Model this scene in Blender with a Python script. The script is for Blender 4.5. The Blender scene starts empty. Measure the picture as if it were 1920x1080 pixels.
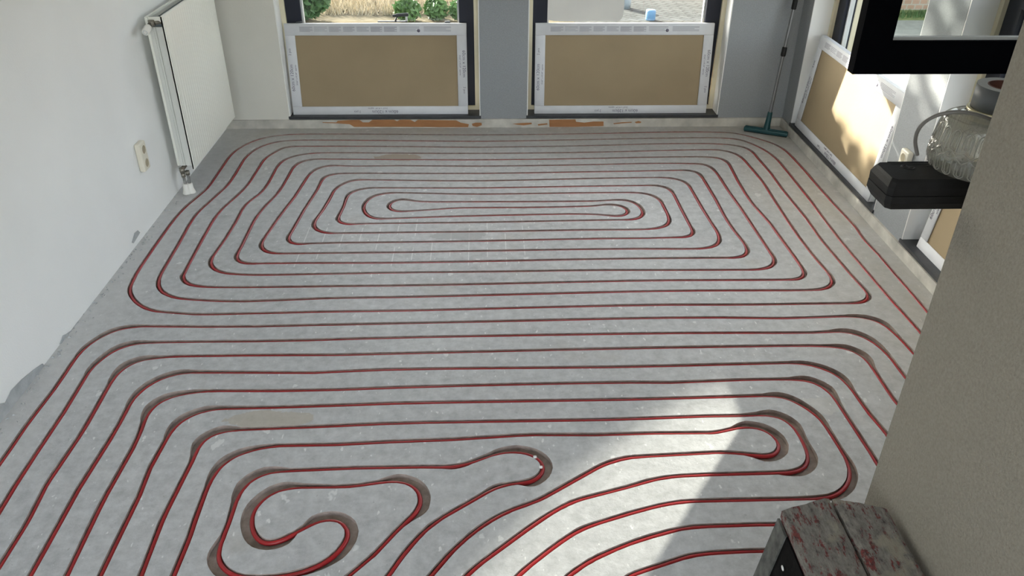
import bpy, bmesh, math, random
from mathutils import Vector, Matrix
from mathutils.geometry import delaunay_2d_cdt
random.seed(7)
S = bpy.context.scene
COL = S.collection
PI = math.pi

# ------------------------------------------------------------------ camera
FPX = 1503.6; PITCH = .548066; YAW = .036086; ROLL = .0077024; EYE = Vector((0, 0, 1.95626))
cp, sp = math.cos(PITCH), math.sin(PITCH)
FW = Vector((math.sin(YAW)*cp, math.cos(YAW)*cp, -sp))
R0 = Vector((math.cos(YAW), -math.sin(YAW), 0)); U0 = R0.cross(FW)
RT = R0*math.cos(ROLL)+U0*math.sin(ROLL); UP = -R0*math.sin(ROLL)+U0*math.cos(ROLL)
cd = bpy.data.cameras.new('camera'); cam = bpy.data.objects.new('camera', cd); COL.objects.link(cam)
cd.sensor_width = 36; cd.lens = 36*FPX/1920; cd.clip_start = .02; cd.clip_end = 300
m = Matrix.Identity(4)
for i in range(3):
    m[i][0] = RT[i]; m[i][1] = UP[i]; m[i][2] = -FW[i]; m[i][3] = EYE[i]
cam.matrix_world = m
S.camera = cam

# ------------------------------------------------------------------ light
S.view_settings.view_transform = 'Standard'; S.view_settings.look = 'None'
S.view_settings.gamma = 1; S.view_settings.use_curve_mapping = False
S.view_settings.exposure = 1.57
SUN = Vector((.78, -1, -.43)).normalized()
w = bpy.data.worlds.new('sky'); S.world = w; w.use_nodes = True
nt = w.node_tree; nt.nodes.clear()
sky = nt.nodes.new('ShaderNodeTexSky'); sky.sky_type = 'NISHITA'; sky.sun_disc = False
sky.sun_elevation = math.radians(19); sky.sun_rotation = math.radians(-38); sky.air_density = 1.0; sky.dust_density = 3.0; sky.ozone_density = 1.0
hs = nt.nodes.new('ShaderNodeHueSaturation'); hs.inputs['Saturation'].default_value = .34
bg = nt.nodes.new('ShaderNodeBackground'); bg.inputs[1].default_value = 0.50
ow = nt.nodes.new('ShaderNodeOutputWorld')
nt.links.new(sky.outputs[0], hs.inputs['Color']); nt.links.new(hs.outputs[0], bg.inputs[0]); nt.links.new(bg.outputs[0], ow.inputs[0])
ld = bpy.data.lights.new('sun', 'SUN'); ld.energy = 14.5; ld.angle = math.radians(.53); ld.color = (1, .93, .80)
lo = bpy.data.objects.new('sun', ld); COL.objects.link(lo); lo.location = (-20, 30, 20)
lo.rotation_euler = SUN.to_track_quat('-Z', 'Y').to_euler()
# spot lamp added outside the right window, in place of sun reflected off glass
gd = bpy.data.lights.new('added_glint_spot', 'SPOT'); gd.energy = 9000; gd.spot_size = math.radians(6.2); gd.spot_blend = .5
gd.shadow_soft_size = .06; gd.color = (1, .94, .82)
go = bpy.data.objects.new('added_glint_spot', gd); COL.objects.link(go); go.location = (8.2, 12.4, 7.35)
go.rotation_euler = (Vector((2.2, 4.12, 1.91))-go.location).to_track_quat('-Z', 'Y').to_euler()

go.scale = (.46, 1, 1)

def ray(u, v):
    return RT*((u-960)/FPX)+UP*((540-v)/FPX)+FW
def on_z(u, v, z=0.):
    d = ray(u, v); return EYE+d*((z-EYE.z)/d.z)
def on_x(u, v, x):
    d = ray(u, v); return EYE+d*(x/d.x)
def on_y(u, v, y):
    d = ray(u, v); return EYE+d*(y/d.y)

# ------------------------------------------------------------------ materials
MATS = {}
def nodes(name):
    mt = bpy.data.materials.new(name); mt.use_nodes = True
    n = mt.node_tree; b = n.nodes['Principled BSDF']
    MATS[name] = mt
    return mt, n, b
def noise(n, scale, detail=4, rough=.5, coord=None, scl=None):
    t = n.nodes.new('ShaderNodeTexNoise'); t.inputs['Scale'].default_value = scale
    t.inputs['Detail'].default_value = detail; t.inputs['Roughness'].default_value = rough
    if coord is None:
        coord = n.nodes.new('ShaderNodeTexCoord').outputs['Object']
    if scl:
        mp = n.nodes.new('ShaderNodeMapping'); mp.inputs['Scale'].default_value = scl
        n.links.new(coord, mp.inputs[0]); coord = mp.outputs[0]
    n.links.new(coord, t.inputs['Vector'])
    return t.outputs['Fac']
def ramp(n, fac, stops):
    r = n.nodes.new('ShaderNodeValToRGB'); e = r.color_ramp.elements
    while len(e) < len(stops): e.new(.5)
    for k, (p, c) in enumerate(stops):
        e[k].position = p; e[k].color = (*c, 1) if len(c) == 3 else c
    n.links.new(fac, r.inputs[0]); return r.outputs[0]
def mix(n, fac, a, b, mode='MIX'):
    x = n.nodes.new('ShaderNodeMix'); x.data_type = 'RGBA'; x.blend_type = mode
    for s, v in ((x.inputs[0], fac), (x.inputs[6], a), (x.inputs[7], b)):
        if isinstance(v, (int, float)): s.default_value = v
        elif isinstance(v, tuple): s.default_value = (*v, 1)
        else: n.links.new(v, s)
    return x.outputs[2]
def bump(n, b, h, strength=.3, dist=.01):
    bp = n.nodes.new('ShaderNodeBump'); bp.inputs['Strength'].default_value = strength; bp.inputs['Distance'].default_value = dist
    n.links.new(h, bp.inputs['Height']); n.links.new(bp.outputs[0], b.inputs['Normal'])
def simple(name, c, rough=.5, metal=0, var=.12, vs=8, bs=None, bst=.2, spec=.5, scl=None):
    mt, n, b = nodes(name)
    b.inputs['Roughness'].default_value = rough; b.inputs['Metallic'].default_value = metal
    b.inputs['Specular IOR Level'].default_value = spec
    lo_ = tuple(x*(1-var) for x in c); hi = tuple(min(1, x*(1+var)) for x in c)
    n.links.new(ramp(n, noise(n, vs, 5, scl=scl), [(.3, lo_), (.7, hi)]), b.inputs['Base Color'])
    if bs: bump(n, b, noise(n, bs, 3), bst, .004)
    return mt

def concrete():
    mt, n, b = nodes('screed')
    co = n.nodes.new('ShaderNodeTexCoord').outputs['Object']
    base = ramp(n, noise(n, 1.3, 9, .62, co), [(.28, (.34, .346, .348)), (.5, (.425, .432, .435)), (.72, (.505, .512, .515))])
    # fine mottling
    base = mix(n, .55, base, ramp(n, noise(n, 22, 8, .7, co), [(.3, (.275, .28, .282)), (.5, (.45, .457, .46)), (.7, (.62, .627, .63))]), 'MIX')
    # grey trowel smears, streaks across the room
    sm = ramp(n, noise(n, 3.2, 6, .6, co, (1, 3.5, 1)), [(.56, (0, 0, 0)), (.72, (1, 1, 1))])
    base = mix(n, mix(n, .35, (0, 0, 0), sm), base, (.57, .58, .575))
    # tan stains
    st = ramp(n, noise(n, 2.1, 3, .5, co), [(.63, (0, 0, 0)), (.74, (.4, .4, .4))])
    base = mix(n, st, base, (.37, .33, .27))
    # plaster splashes
    sp_ = ramp(n, noise(n, 13, 3, .55, co, (1, .7, 1)), [(.675, (0, 0, 0)), (.70, (.75, .75, .75))])
    base = mix(n, sp_, base, (.66, .665, .655))
    sp2 = ramp(n, noise(n, 55, 2, .5, co, (1, .45, 1)), [(.69, (0, 0, 0)), (.72, (.8, .8, .8))])
    base = mix(n, sp2, base, (.70, .70, .69))
    # small dark pits
    pit = ramp(n, noise(n, 70, 2, .5, co), [(.25, (.6, .6, .6)), (.29, (0, 0, 0))])
    base = mix(n, pit, base, (.25, .25, .245))
    # dusty brownish band along the window wall
    sx = n.nodes.new('ShaderNodeSeparateXYZ'); n.links.new(co, sx.inputs[0])
    mr = n.nodes.new('ShaderNodeMapRange'); mr.inputs[1].default_value = 4.3; mr.inputs[2].default_value = 5.3
    n.links.new(sx.outputs[1], mr.inputs[0])
    mx = n.nodes.new('ShaderNodeMapRange'); mx.inputs[1].default_value = 1.3; mx.inputs[2].default_value = 1.95
    n.links.new(sx.outputs[0], mx.inputs[0])
    mm = n.nodes.new('ShaderNodeMath'); mm.operation = 'MAXIMUM'; n.links.new(mr.outputs[0], mm.inputs[0]); n.links.new(mx.outputs[0], mm.inputs[1])
    m3 = n.nodes.new('ShaderNodeMath'); m3.operation = 'MULTIPLY'; n.links.new(mm.outputs[0], m3.inputs[0]); n.links.new(noise(n, 5, 5, .6, co), m3.inputs[1])
    base = mix(n, m3.outputs[0], base, (.36, .335, .285))
    def mth(op, x, y=None):
        q = n.nodes.new('ShaderNodeMath'); q.operation = op
        for k_, v_ in enumerate((x, y)):
            if v_ is None: continue
            if isinstance(v_, (int, float)): q.inputs[k_].default_value = v_
            else: n.links.new(v_, q.inputs[k_])
        return q.outputs[0]
    X, Y = sx.outputs[0], sx.outputs[1]
    # old adhesive lines left by lifted tiles
    fx = mth('FRACT', mth('MULTIPLY', mth('ADD', X, 5), 10.6))
    ln = mth('LESS_THAN', fx, .055)
    reg = mth('MULTIPLY', mth('MULTIPLY', mth('GREATER_THAN', X, -.95), mth('LESS_THAN', X, .22)), mth('MULTIPLY', mth('GREATER_THAN', Y, 3.42), mth('LESS_THAN', Y, 3.93)))
    brk = mth('GREATER_THAN', noise(n, 6, 3, .6, co), .50)
    base = mix(n, mth('MULTIPLY', mth('MULTIPLY', ln, reg), mth('MULTIPLY', brk, .6)), base, (.70, .70, .69))
    # stains, and a last pale patch, of their own shape
    nz = noise(n, 14, 4, .6, co)
    for (u, v, rx_, ry_, colr, am) in ((745, 295, .15, .055, (.30, .235, .175), .8), (505, 786, .16, .05, (.40, .35, .27), .6), (860, 442, .15, .05, (.32, .325, .325), .7), (1540, 760, .10, .05, (.55, .54, .50), .4)):
        c_ = on_z(u, v)
        e = mth('ADD', mth('POWER', mth('DIVIDE', mth('SUBTRACT', X, c_.x), rx_), 2), mth('POWER', mth('DIVIDE', mth('SUBTRACT', Y, c_.y), ry_), 2))
        e = mth('ADD', e, mth('MULTIPLY', mth('SUBTRACT', nz, .5), 2.5))
        base = mix(n, mth('MULTIPLY', mth('LESS_THAN', e, 1), am), base, colr)
    # plaster residue along the left wall
    ml = n.nodes.new('ShaderNodeMapRange'); ml.inputs[1].default_value = -1.52; ml.inputs[2].default_value = -1.76; n.links.new(X, ml.inputs[0])
    base = mix(n, mth('MULTIPLY', ml.outputs[0], mth('MULTIPLY', noise(n, 18, 6, .7, co), 1.1)), base, (.55, .545, .53))
    base = mix(n, 1.0, base, (1.11, 1.11, 1.11), 'MULTIPLY')
    n.links.new(base, b.inputs['Base Color'])
    b.inputs['Roughness'].default_value = .52; b.inputs['Specular IOR Level'].default_value = .35
    bump(n, b, noise(n, 60, 6, .65, co), .4, .004)
    return mt
concrete()
simple('groove_dust', (.33, .275, .24), .9, var=.25, vs=30, bs=200, bst=.4)
simple('pipe_red', (.36, .018, .022), .28, var=.1, vs=5, spec=.5)
simple('plaster_white', (.86, .865, .85), .85, var=.035, vs=1.5, bs=160, bst=.22, spec=.2)
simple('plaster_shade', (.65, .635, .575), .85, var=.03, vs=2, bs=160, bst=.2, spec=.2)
simple('plaster_grey', (.29, .305, .315), .75, var=.09, vs=180, bs=260, bst=.25, spec=.3)
simple('plaster_beige', (.28, .26, .22), .9, var=.10, vs=140, bs=190, bst=.9, spec=.15)
simple('reveal_white', (.80, .80, .78), .6, var=.03, vs=3)
simple('cream_wood', (.74, .68, .50), .45, var=.06, vs=6)
simple('navy_frame', (.011, .014, .026), .5, var=.1, vs=4, spec=.35)
simple('black_sash', (.0022, .0025, .0038), .85, var=.1, vs=4, spec=.03)
simple('gasket', (.62, .64, .64), .4, var=.05, vs=6)
simple('sill_dark', (.035, .038, .042), .4, var=.3, vs=20)
simple('ceiling_white', (.8, .8, .78), .9, var=.02)
simple('enamel', (.84, .84, .765), .35, var=.02, vs=2)
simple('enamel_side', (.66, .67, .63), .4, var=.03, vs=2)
simple('fin_grey', (.30, .34, .36), .5, var=.1, vs=10)
simple('brass_dull', (.27, .25, .21), .4, .7, var=.3, vs=60)
simple('pipe_steel', (.28, .28, .27), .4, .6, var=.2, vs=30)
simple('plastic_white', (.76, .75, .70), .4, var=.03)
simple('plastic_cream', (.74, .70, .58), .4, var=.03)
simple('plastic_tan', (.36, .31, .21), .5, var=.05)
simple('cardboard_white', (.66, .67, .69), .7, var=.05, vs=9, spec=.2)
simple('tile_back', (.33, .256, .158), .75, var=.06, vs=3, bs=90, bst=.12, spec=.25)
simple('print_grey', (.36, .36, .40), .8, var=.05)
simple('print_purple', (.16, .15, .20), .8, var=.05)
simple('board_white', (.70, .69, .65), .75, var=.04, vs=5)
simple('teal_plastic', (.007, .058, .066), .45, var=.12, vs=12)
simple('pole_grey', (.17, .172, .175), .35, .5, var=.08, vs=15)
simple('black_plastic', (.010, .010, .010), .6, spec=.25, var=.15, vs=30, bs=500, bst=.2)
simple('black_line', (.006, .006, .006), .5, var=.05)
simple('tape_grey', (.105, .115, .12), .5, var=.08, vs=30)
simple('tape_side', (.36, .37, .36), .6, var=.05, vs=120)
simple('card_core', (.17, .075, .06), .8, var=.1, vs=40)
simple('cable_grey', (.15, .145, .135), .5, var=.1, vs=20)
simple('brass_ring', (.55, .50, .33), .3, .6, var=.1)
simple('stool_metal', (.004, .004, .004), .7, spec=.08, var=.4, vs=14, bs=60, bst=.4)
simple('stool_dirty', (.085, .087, .08), .8, var=.6, vs=35, bs=60, bst=.6)
simple('stool_red', (.24, .045, .04), .6, var=.3, vs=25)
simple('wood_bare', (.34, .155, .06), .75, var=.12, vs=10, scl=(1, 1, 5))
simple('bare_plaster', (.40, .415, .42), .9, var=.15, vs=25, bs=60, bst=.7)
simple('kerb', (.50, .48, .43), .85, var=.22, vs=11, bs=60, bst=.35)
simple('leaf_green', (.05, .115, .03), .6, var=.45, vs=2.5)
simple('weed_green', (.085, .17, .04), .6, var=.4, vs=3)
simple('dry_straw', (.46, .405, .30), .9, var=.3, vs=4)
simple('soil', (.16, .14, .10), .95, var=.3, vs=2.2)
simple('bark', (.09, .07, .05), .9, var=.3, vs=8, bs=30, bst=.5)
simple('grass', (.26, .31, .13), .95, var=.4, vs=5)
simple('post_wood', (.2, .17, .12), .9, var=.2)
simple('drum_blue', (.12, .25, .40), .5, var=.1)
simple('trowel_dark', (.05, .055, .06), .5, var=.1)
simple('white_chip', (.8, .8, .78), .7, var=.05)

def stool_top():
    mt, n, b = nodes('stool_splatter')
    co = n.nodes.new('ShaderNodeTexCoord').outputs['Object']
    pl = ramp(n, noise(n, 60, 9, .78, co, (1, .40, 1)), [(.36, (.03, .026, .024)), (.42, (.13, .12, .108)), (.55, (.20, .19, .17)), (.7, (.27, .26, .225))])
    rd = ramp(n, noise(n, 24, 10, .80, co, (1.5, .5, 1)), [(.535, (0, 0, 0)), (.56, (1, 1, 1))])
    c = mix(n, rd, pl, ramp(n, noise(n, 90, 3, .6, co), [(.35, (.05, .016, .016)), (.6, (.16, .026, .023))]))
    yl = ramp(n, noise(n, 9, 5, .6, co), [(.56, (0, 0, 0)), (.64, (.75, .75, .75))])
    c = mix(n, yl, c, (.27, .255, .20))
    n.links.new(c, b.inputs['Base Color']); b.inputs['Roughness'].default_value = .85
    bump(n, b, noise(n, 55, 7, .7, co, (1, .5, 1)), .7, .006)
stool_top()
def schlick(n, f0, k=1.0):
    lw = n.nodes.new('ShaderNodeLayerWeight'); lw.inputs[0].default_value = .5
    p = n.nodes.new('ShaderNodeMath'); p.operation = 'POWER'; n.links.new(lw.outputs['Facing'], p.inputs[0]); p.inputs[1].default_value = 5
    q = n.nodes.new('ShaderNodeMath'); q.operation = 'MULTIPLY_ADD'; n.links.new(p.outputs[0], q.inputs[0]); q.inputs[1].default_value = (1-f0)*k; q.inputs[2].default_value = f0
    return q.outputs[0]
def glass_pane(name, tint=(.61, .635, .63), refl=1.0):
    mt = bpy.data.materials.new(name); mt.use_nodes = True; MATS[name] = mt
    n = mt.node_tree; n.nodes.clear()
    o = n.nodes.new('ShaderNodeOutputMaterial'); mx = n.nodes.new('ShaderNodeMixShader')
    t = n.nodes.new('ShaderNodeBsdfTransparent'); t.inputs[0].default_value = (*tint, 1)
    g = n.nodes.new('ShaderNodeBsdfGlossy'); g.inputs['Roughness'].default_value = .0
    n.links.new(schlick(n, .05), mx.inputs[0]); n.links.new(t.outputs[0], mx.inputs[1]); n.links.new(g.outputs[0], mx.inputs[2])
    n.links.new(mx.outputs[0], o.inputs[0])
glass_pane('window_glass')
def cut_glass():
    mt = bpy.data.materials.new('cut_glass'); mt.use_nodes = True; MATS['cut_glass'] = mt
    n = mt.node_tree; n.nodes.clear()
    o = n.nodes.new('ShaderNodeOutputMaterial'); mx = n.nodes.new('ShaderNodeMixShader'); m2 = n.nodes.new('ShaderNodeMixShader')
    t = n.nodes.new('ShaderNodeBsdfTransparent'); t.inputs[0].default_value = (.90, .90, .87, 1)
    g = n.nodes.new('ShaderNodeBsdfGlossy'); g.inputs['Roughness'].default_value = .08
    d = n.nodes.new('ShaderNodeBsdfTranslucent'); d.inputs[0].default_value = (.72, .71, .66, 1)
    m2.inputs[0].default_value = .26
    n.links.new(t.outputs[0], m2.inputs[1]); n.links.new(d.outputs[0], m2.inputs[2])
    n.links.new(schlick(n, .07), mx.inputs[0]); n.links.new(m2.outputs[0], mx.inputs[1]); n.links.new(g.outputs[0], mx.inputs[2])
    n.links.new(mx.outputs[0], o.inputs[0])
cut_glass()
simple('glass_ridge', (.60, .60, .56), .12, var=.05, spec=.9)
MATS['glass_ridge'].node_tree.nodes['Principled BSDF'].inputs['Transmission Weight'].default_value = .55
def brick_mat():
    mt, n, b = nodes('red_brick')
    co = n.nodes.new('ShaderNodeTexCoord').outputs['Object']
    mp = n.nodes.new('ShaderNodeMapping'); mp.inputs['Rotation'].default_value = (PI/2, 0, 0); n.links.new(co, mp.inputs[0])
    t = n.nodes.new('ShaderNodeTexBrick'); t.inputs['Scale'].default_value = 1
    t.inputs['Brick Width'].default_value = .22; t.inputs['Row Height'].default_value = .13; t.inputs['Mortar Size'].default_value = .018
    t.inputs['Color1'].default_value = (.55, .34, .24, 1); t.inputs['Color2'].default_value = (.66, .42, .30, 1); t.inputs['Mortar'].default_value = (.62, .55, .46, 1)
    n.links.new(mp.outputs[0], t.inputs['Vector']); n.links.new(t.outputs[0], b.inputs['Base Color']); b.inputs['Roughness'].default_value = .9
    mt, n, b = nodes('paving')
    co = n.nodes.new('ShaderNodeTexCoord').outputs['Object']
    mp = n.nodes.new('ShaderNodeMapping'); mp.inputs['Rotation'].default_value = (0, 0, .75); n.links.new(co, mp.inputs[0])
    t = n.nodes.new('ShaderNodeTexBrick'); t.inputs['Scale'].default_value = 1
    t.inputs['Brick Width'].default_value = .4; t.inputs['Row Height'].default_value = .2; t.inputs['Mortar Size'].default_value = .02
    t.inputs['Color1'].default_value = (.092, .096, .094, 1); t.inputs['Color2'].default_value = (.118, .123, .12, 1); t.inputs['Mortar'].default_value = (.065, .066, .064, 1)
    n.links.new(mp.outputs[0], t.inputs['Vector']); n.links.new(t.outputs[0], b.inputs['Base Color']); b.inputs['Roughness'].default_value = .9
brick_mat()
for q_ in ('paving', 'soil', 'dry_straw', 'grass', 'red_brick'): MATS[q_].node_tree.nodes['Principled BSDF'].inputs['Specular IOR Level'].default_value = 0

# ------------------------------------------------------------------ mesh helpers
class MB:
    def __init__(s): s.v = []; s.f = []; s.mi = []; s.sm = []
    def add(s, vs, fs, mi=0, sm=False):
        o = len(s.v); s.v += [tuple(x) for x in vs]
        for f in fs: s.f.append([i+o for i in f]); s.mi.append(mi); s.sm.append(sm)
        return s
    def box(s, a, b, mi=0, M=None):
        x0, y0, z0 = a; x1, y1, z1 = b
        vs = [Vector(p) for p in ((x0, y0, z0), (x1, y0, z0), (x1, y1, z0), (x0, y1, z0), (x0, y0, z1), (x1, y0, z1), (x1, y1, z1), (x0, y1, z1))]
        if M: vs = [M @ p for p in vs]
        return s.add(vs, [(0, 3, 2, 1), (4, 5, 6, 7), (0, 1, 5, 4), (1, 2, 6, 5), (2, 3, 7, 6), (3, 0, 4, 7)], mi)
    def bbox(s, a, b, r, mi=0, seg=2, M=None):
        """bevelled box"""
        bm = bmesh.new(); bmesh.ops.create_cube(bm, size=1)
        for v in bm.verts: v.co = Vector([(a[i]+b[i])/2+v.co[i]*(b[i]-a[i]) for i in range(3)])
        bmesh.ops.bevel(bm, geom=bm.edges[:], offset=r, segments=seg, affect='EDGES', profile=.5)
        if M: bm.transform(M)
        bm.verts.index_update()
        s.add([v.co[:] for v in bm.verts], [[v.index for v in f.verts] for f in bm.faces], mi, True); bm.free(); return s
    def tube(s, pts, r, n=10, cap=True, mi=0, up=None):
        pts = [Vector(p) for p in pts]; rs = r if isinstance(r, (list, tuple)) else [r]*len(pts)
        vs = []; prev = None
        for i, p in enumerate(pts):
            t = (pts[min(i+1, len(pts)-1)]-pts[max(i-1, 0)]).normalized()
            if prev is None:
                a = Vector(up) if up else (Vector((0, 0, 1)) if abs(t.z) < .9 else Vector((1, 0, 0)))
            else: a = prev
            a = (a-t*a.dot(t)).normalized(); prev = a; c = t.cross(a)
            vs += [p+(a*math.cos(2*PI*k/n)+c*math.sin(2*PI*k/n))*rs[i] for k in range(n)]
        fs = []
        for i in range(len(pts)-1):
            for k in range(n):
                k2 = (k+1) % n; fs.append((i*n+k, i*n+k2, (i+1)*n+k2, (i+1)*n+k))
        s.add(vs, fs, mi, True)
        if cap:
            L = (len(pts)-1)*n
            s.add([vs[k] for k in range(n)], [tuple(range(n-1, -1, -1))], mi); s.add([vs[L+k] for k in range(n)], [tuple(range(n))], mi)
        return s
    def lathe(s, prof, n=32, c=(0, 0, 0), mi=0, M=None, closed=False):
        vs = []
        for r, z in prof:
            for k in range(n):
                a = 2*PI*k/n; p = Vector((c[0]+r*math.cos(a), c[1]+r*math.sin(a), c[2]+z)); vs.append(M @ p if M else p)
        fs = []; m_ = len(prof)
        for i in range(m_ if closed else m_-1):
            j = (i+1) % m_
            for k in range(n):
                k2 = (k+1) % n; fs.append((i*n+k, i*n+k2, j*n+k2, j*n+k))
        return s.add(vs, fs, mi, True)
    def prism(s, poly, d, mi=0):
        """closed 3d polygon extruded along d"""
        d = Vector(d); a = [Vector(p) for p in poly]; b_ = [p+d for p in a]; k = len(a)
        return s.add(a+b_, [tuple(range(k-1, -1, -1)), tuple(range(k, 2*k))]+[(i, (i+1) % k, k+(i+1) % k, k+i) for i in range(k)], mi)
    def mesh(s, name):
        me = bpy.data.meshes.new(name); me.from_pydata(s.v, [], s.f)
        me.polygons.foreach_set('material_index', s.mi); me.polygons.foreach_set('use_smooth', s.sm); me.update()
        bm = bmesh.new(); bm.from_mesh(me); bmesh.ops.recalc_face_normals(bm, faces=bm.faces[:]); bm.to_mesh(me); bm.free()
        return me
    def build(s, name, mats, parent=None):
        me = s.mesh(name)
        for q in (mats if isinstance(mats, (list, tuple)) else [mats]): me.materials.append(MATS[q])
        return link(name, me, parent)
def link(name, data, parent=None):
    o = bpy.data.objects.new(name, data); COL.objects.link(o)
    if parent: o.parent = parent
    return o
def tag(o, label=None, cat=None, group=None, kind=None):
    if label: o['label'] = label
    if cat: o['category'] = cat
    if group: o['group'] = group
    if kind: o['kind'] = kind
    return o
def empty(name, loc=(0, 0, 0)):
    o = bpy.data.objects.new(name, None); o.location = loc; COL.objects.link(o); return o
def child_world(o, parent):
    """parent without moving: parents here are only translated or rotated empties"""
    bpy.context.view_layer.update(); o.parent = parent; o.matrix_parent_inverse = parent.matrix_world.inverted()
    return o
def text_mesh(txt, size, depth=.0004):
    cu = bpy.data.curves.new('t', 'FONT'); cu.body = txt; cu.size = size; cu.align_x = 'CENTER'; cu.align_y = 'CENTER'; cu.extrude = depth
    o = bpy.data.objects.new('t', cu); COL.objects.link(o)
    me = bpy.data.meshes.new_from_object(o.evaluated_get(bpy.context.evaluated_depsgraph_get()))
    bpy.data.objects.remove(o); return me

# ------------------------------------------------------------------ room dimensions
XL, XR, YB, YR, ZC = -1.784, 2.08, 5.36, -1.6, 2.62
ZSILL = .082; ZTOP = 2.36; TH = .34; ZTR0, ZTR1 = 1.225, 1.30
W1 = (-1.345, -.034); W2 = (.287, 1.619)          # openings in the back wall (x)
W3 = (3.83, 5.19); W4 = (2.17, 3.50)               # openings in the right wall (y)

# ------------------------------------------------------------------ pipe paths traced on the floor plane
def tr(ox, oy, s): return lambda *q: [(ox+x/s, oy+y/s) for x, y in zip(q[0::2], q[1::2])]
A = tr(220, 220, 3.6); B = tr(640, 220, 3.6); Cc = tr(1120, 220, 3.6); D = tr(200, 480, 3.374); E_ = tr(1240, 420, 3.6)
F_ = tr(360, 780, 3.6); G = tr(800, 780, 3.6); H = tr(1180, 640, 3.6); L = tr(0, 400, 1.588)
ZP = -.0100
def flr(px): return [on_z(u, v, -.004).to_2d() for u, v in px]
T = {}
T[1] = dict(r=E_(1785,585,1700,480,1600,370,1480,225,1370,110)+Cc(1740,740,1660,655,1580,570,1500,480,1430,395,1370,330,1310,265,1260,220,1180,178,1100,152,1000,125,900,108,740,102,400,103,0,112),
            m=B(936,122), l=A(1872,118,1400,116,1180,118,1060,130,960,150,880,180,810,220,760,265,720,320,680,380,640,440,600,490,540,540,480,590,420,650,370,710,320,780,270,850,220,920,160,1010,120,1075)+D(158,180,146,205,148,235,170,275,220,320,300,350,420,362,560,372,760,370,1000,365,1400,355,1822,350))
T[2] = dict(r=E_(1740,725,1690,670,1580,550,1460,410,1340,270,1220,130,1120,0)+Cc(1420,540,1330,430,1260,340,1200,275,1130,225,1050,185,960,155,850,143,500,143,0,152),
            m=B(936,165), l=A(1872,160,1500,157,1250,157,1130,163,1030,180,950,210,880,260,840,310,800,380,740,465,680,520,610,585,540,650,490,720,440,810,390,900,330,1000,285,1075)+D(340,125,326,175,335,210,370,240,440,268,560,280,720,288,860,290,1100,282,1400,270,1822,264))
T[3] = dict(r=E_(0,549,600,548,900,543,1200,539,1310,535,1370,525,1402,508,1408,492,1388,462,1350,425,1270,335,1170,215,1080,110,1005,0)+Cc(1340,600,1250,490,1180,390,1100,300,1050,240,1000,210,920,192,800,182,400,182,0,193),
            m=B(936,205), l=A(1872,200,1400,198,1200,200,1130,207,1070,235,1000,280,950,350,920,400,870,470,800,540,720,610,660,680,600,780,540,890,480,1000,445,1075)+D(485,120,485,150,510,175,570,192,660,200,1000,200,1400,194,1822,191))
T[4] = dict(r=E_(0,456,500,452,800,452,980,450,1070,445,1130,428,1155,400,1150,370,1120,325,1070,270,1000,185,920,80,865,0)+Cc(1200,570,1110,430,1040,350,990,290,930,250,830,225,700,222,400,228,0,238),
            m=B(936,247), l=A(1872,245,1450,242,1330,245,1220,260,1130,290,1080,335,1050,390,1010,460,960,520,880,580,840,630,810,690,750,790,690,880,640,950,628,985,650,1020,710,1050,850,1065,1000,1067,1400,1060,1872,1052)+B(936,1046))
T[5] = dict(r=E_(0,384,500,382,800,380,930,373,962,356,965,335,940,285,880,200,800,90,735,0)+Cc(1050,590,970,470,920,380,880,310,830,282,750,272,400,272,0,280),
            m=B(936,290), l=A(1872,288,1500,286,1330,287,1240,305,1190,340,1160,390,1120,460,1070,530,1000,600,930,690,880,790,830,890,803,940,808,965,850,985,930,990,1100,987,1872,985)+B(936,975))
T[6] = dict(r=Cc(0,1035,500,1035,900,1032,1060,1032,1150,1018,1190,995,1195,960,1170,920,1110,830,1030,710,950,590,870,480,810,385,770,345,720,322,600,315,300,315,0,322),
            m=B(936,333), l=A(1872,330,1600,333,1430,330,1350,350,1300,385,1260,440,1190,550,1110,650,1040,750,985,830,970,870,990,900,1040,918,1150,922,1500,918,1872,916)+B(936,905))
T[7] = dict(r=Cc(0,960,300,956,700,952,920,950,980,942,1010,920,1010,890,990,850,940,790,870,690,800,560,740,460,700,400,660,370,600,362,300,366,0,370),
            m=B(936,382), l=A(1872,382,1600,381,1480,385,1410,400,1380,430,1350,490,1290,580,1230,680,1180,770,1153,820,1165,845,1200,858,1290,855,1500,850,1872,847)+B(936,838))
T[8] = dict(r=Cc(0,893,400,890,640,891,740,885,795,868,822,838,820,800,790,745,740,670,680,570,640,500,610,455,550,425,460,411,300,411,0,415),
            m=B(936,432), l=A(1872,428,1700,425,1600,428,1530,450,1470,490,1430,560,1380,640,1330,710,1328,740,1360,768,1410,782,1550,785,1872,781)+B(936,775))
T[9] = dict(r=Cc(0,822,300,820,560,812,622,806,648,788,640,760,600,690,550,590,510,515,470,480,400,465,250,465,0,467),
            m=B(936,480), l=A(1872,480,1700,481,1640,490,1580,510,1550,540,1530,600,1500,660,1488,695,1510,715,1550,725,1620,722,1872,719)+B(936,712))
T[10] = dict(r=Cc(0,762,300,760,400,752,462,733,485,708,480,670,450,610,420,560,350,525,270,513,0,512),
             m=B(936,522), l=B(700,520,310,516,220,535,170,570,150,605,165,650,210,680,280,687,500,680,900,668,1400,658,1600,656)+Cc(20,660,70,665,120,670,175,665,205,652,210,635,170,605,100,593,50,592,0,600))
T[11] = dict(r=Cc(0,697,230,692,280,682,307,655,300,625,260,585,200,565,100,562,0,568),
             m=B(936,573), l=B(520,571,440,560,390,558,340,575,318,600,330,622,370,635,440,637,540,632,700,620,800,615,1200,612,1500,608))
def ring(k): return T[k]['r']+T[k]['m']+T[k]['l']
up = []
for k in (1, 3, 5, 7, 9, 11): up += ring(k)
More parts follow.
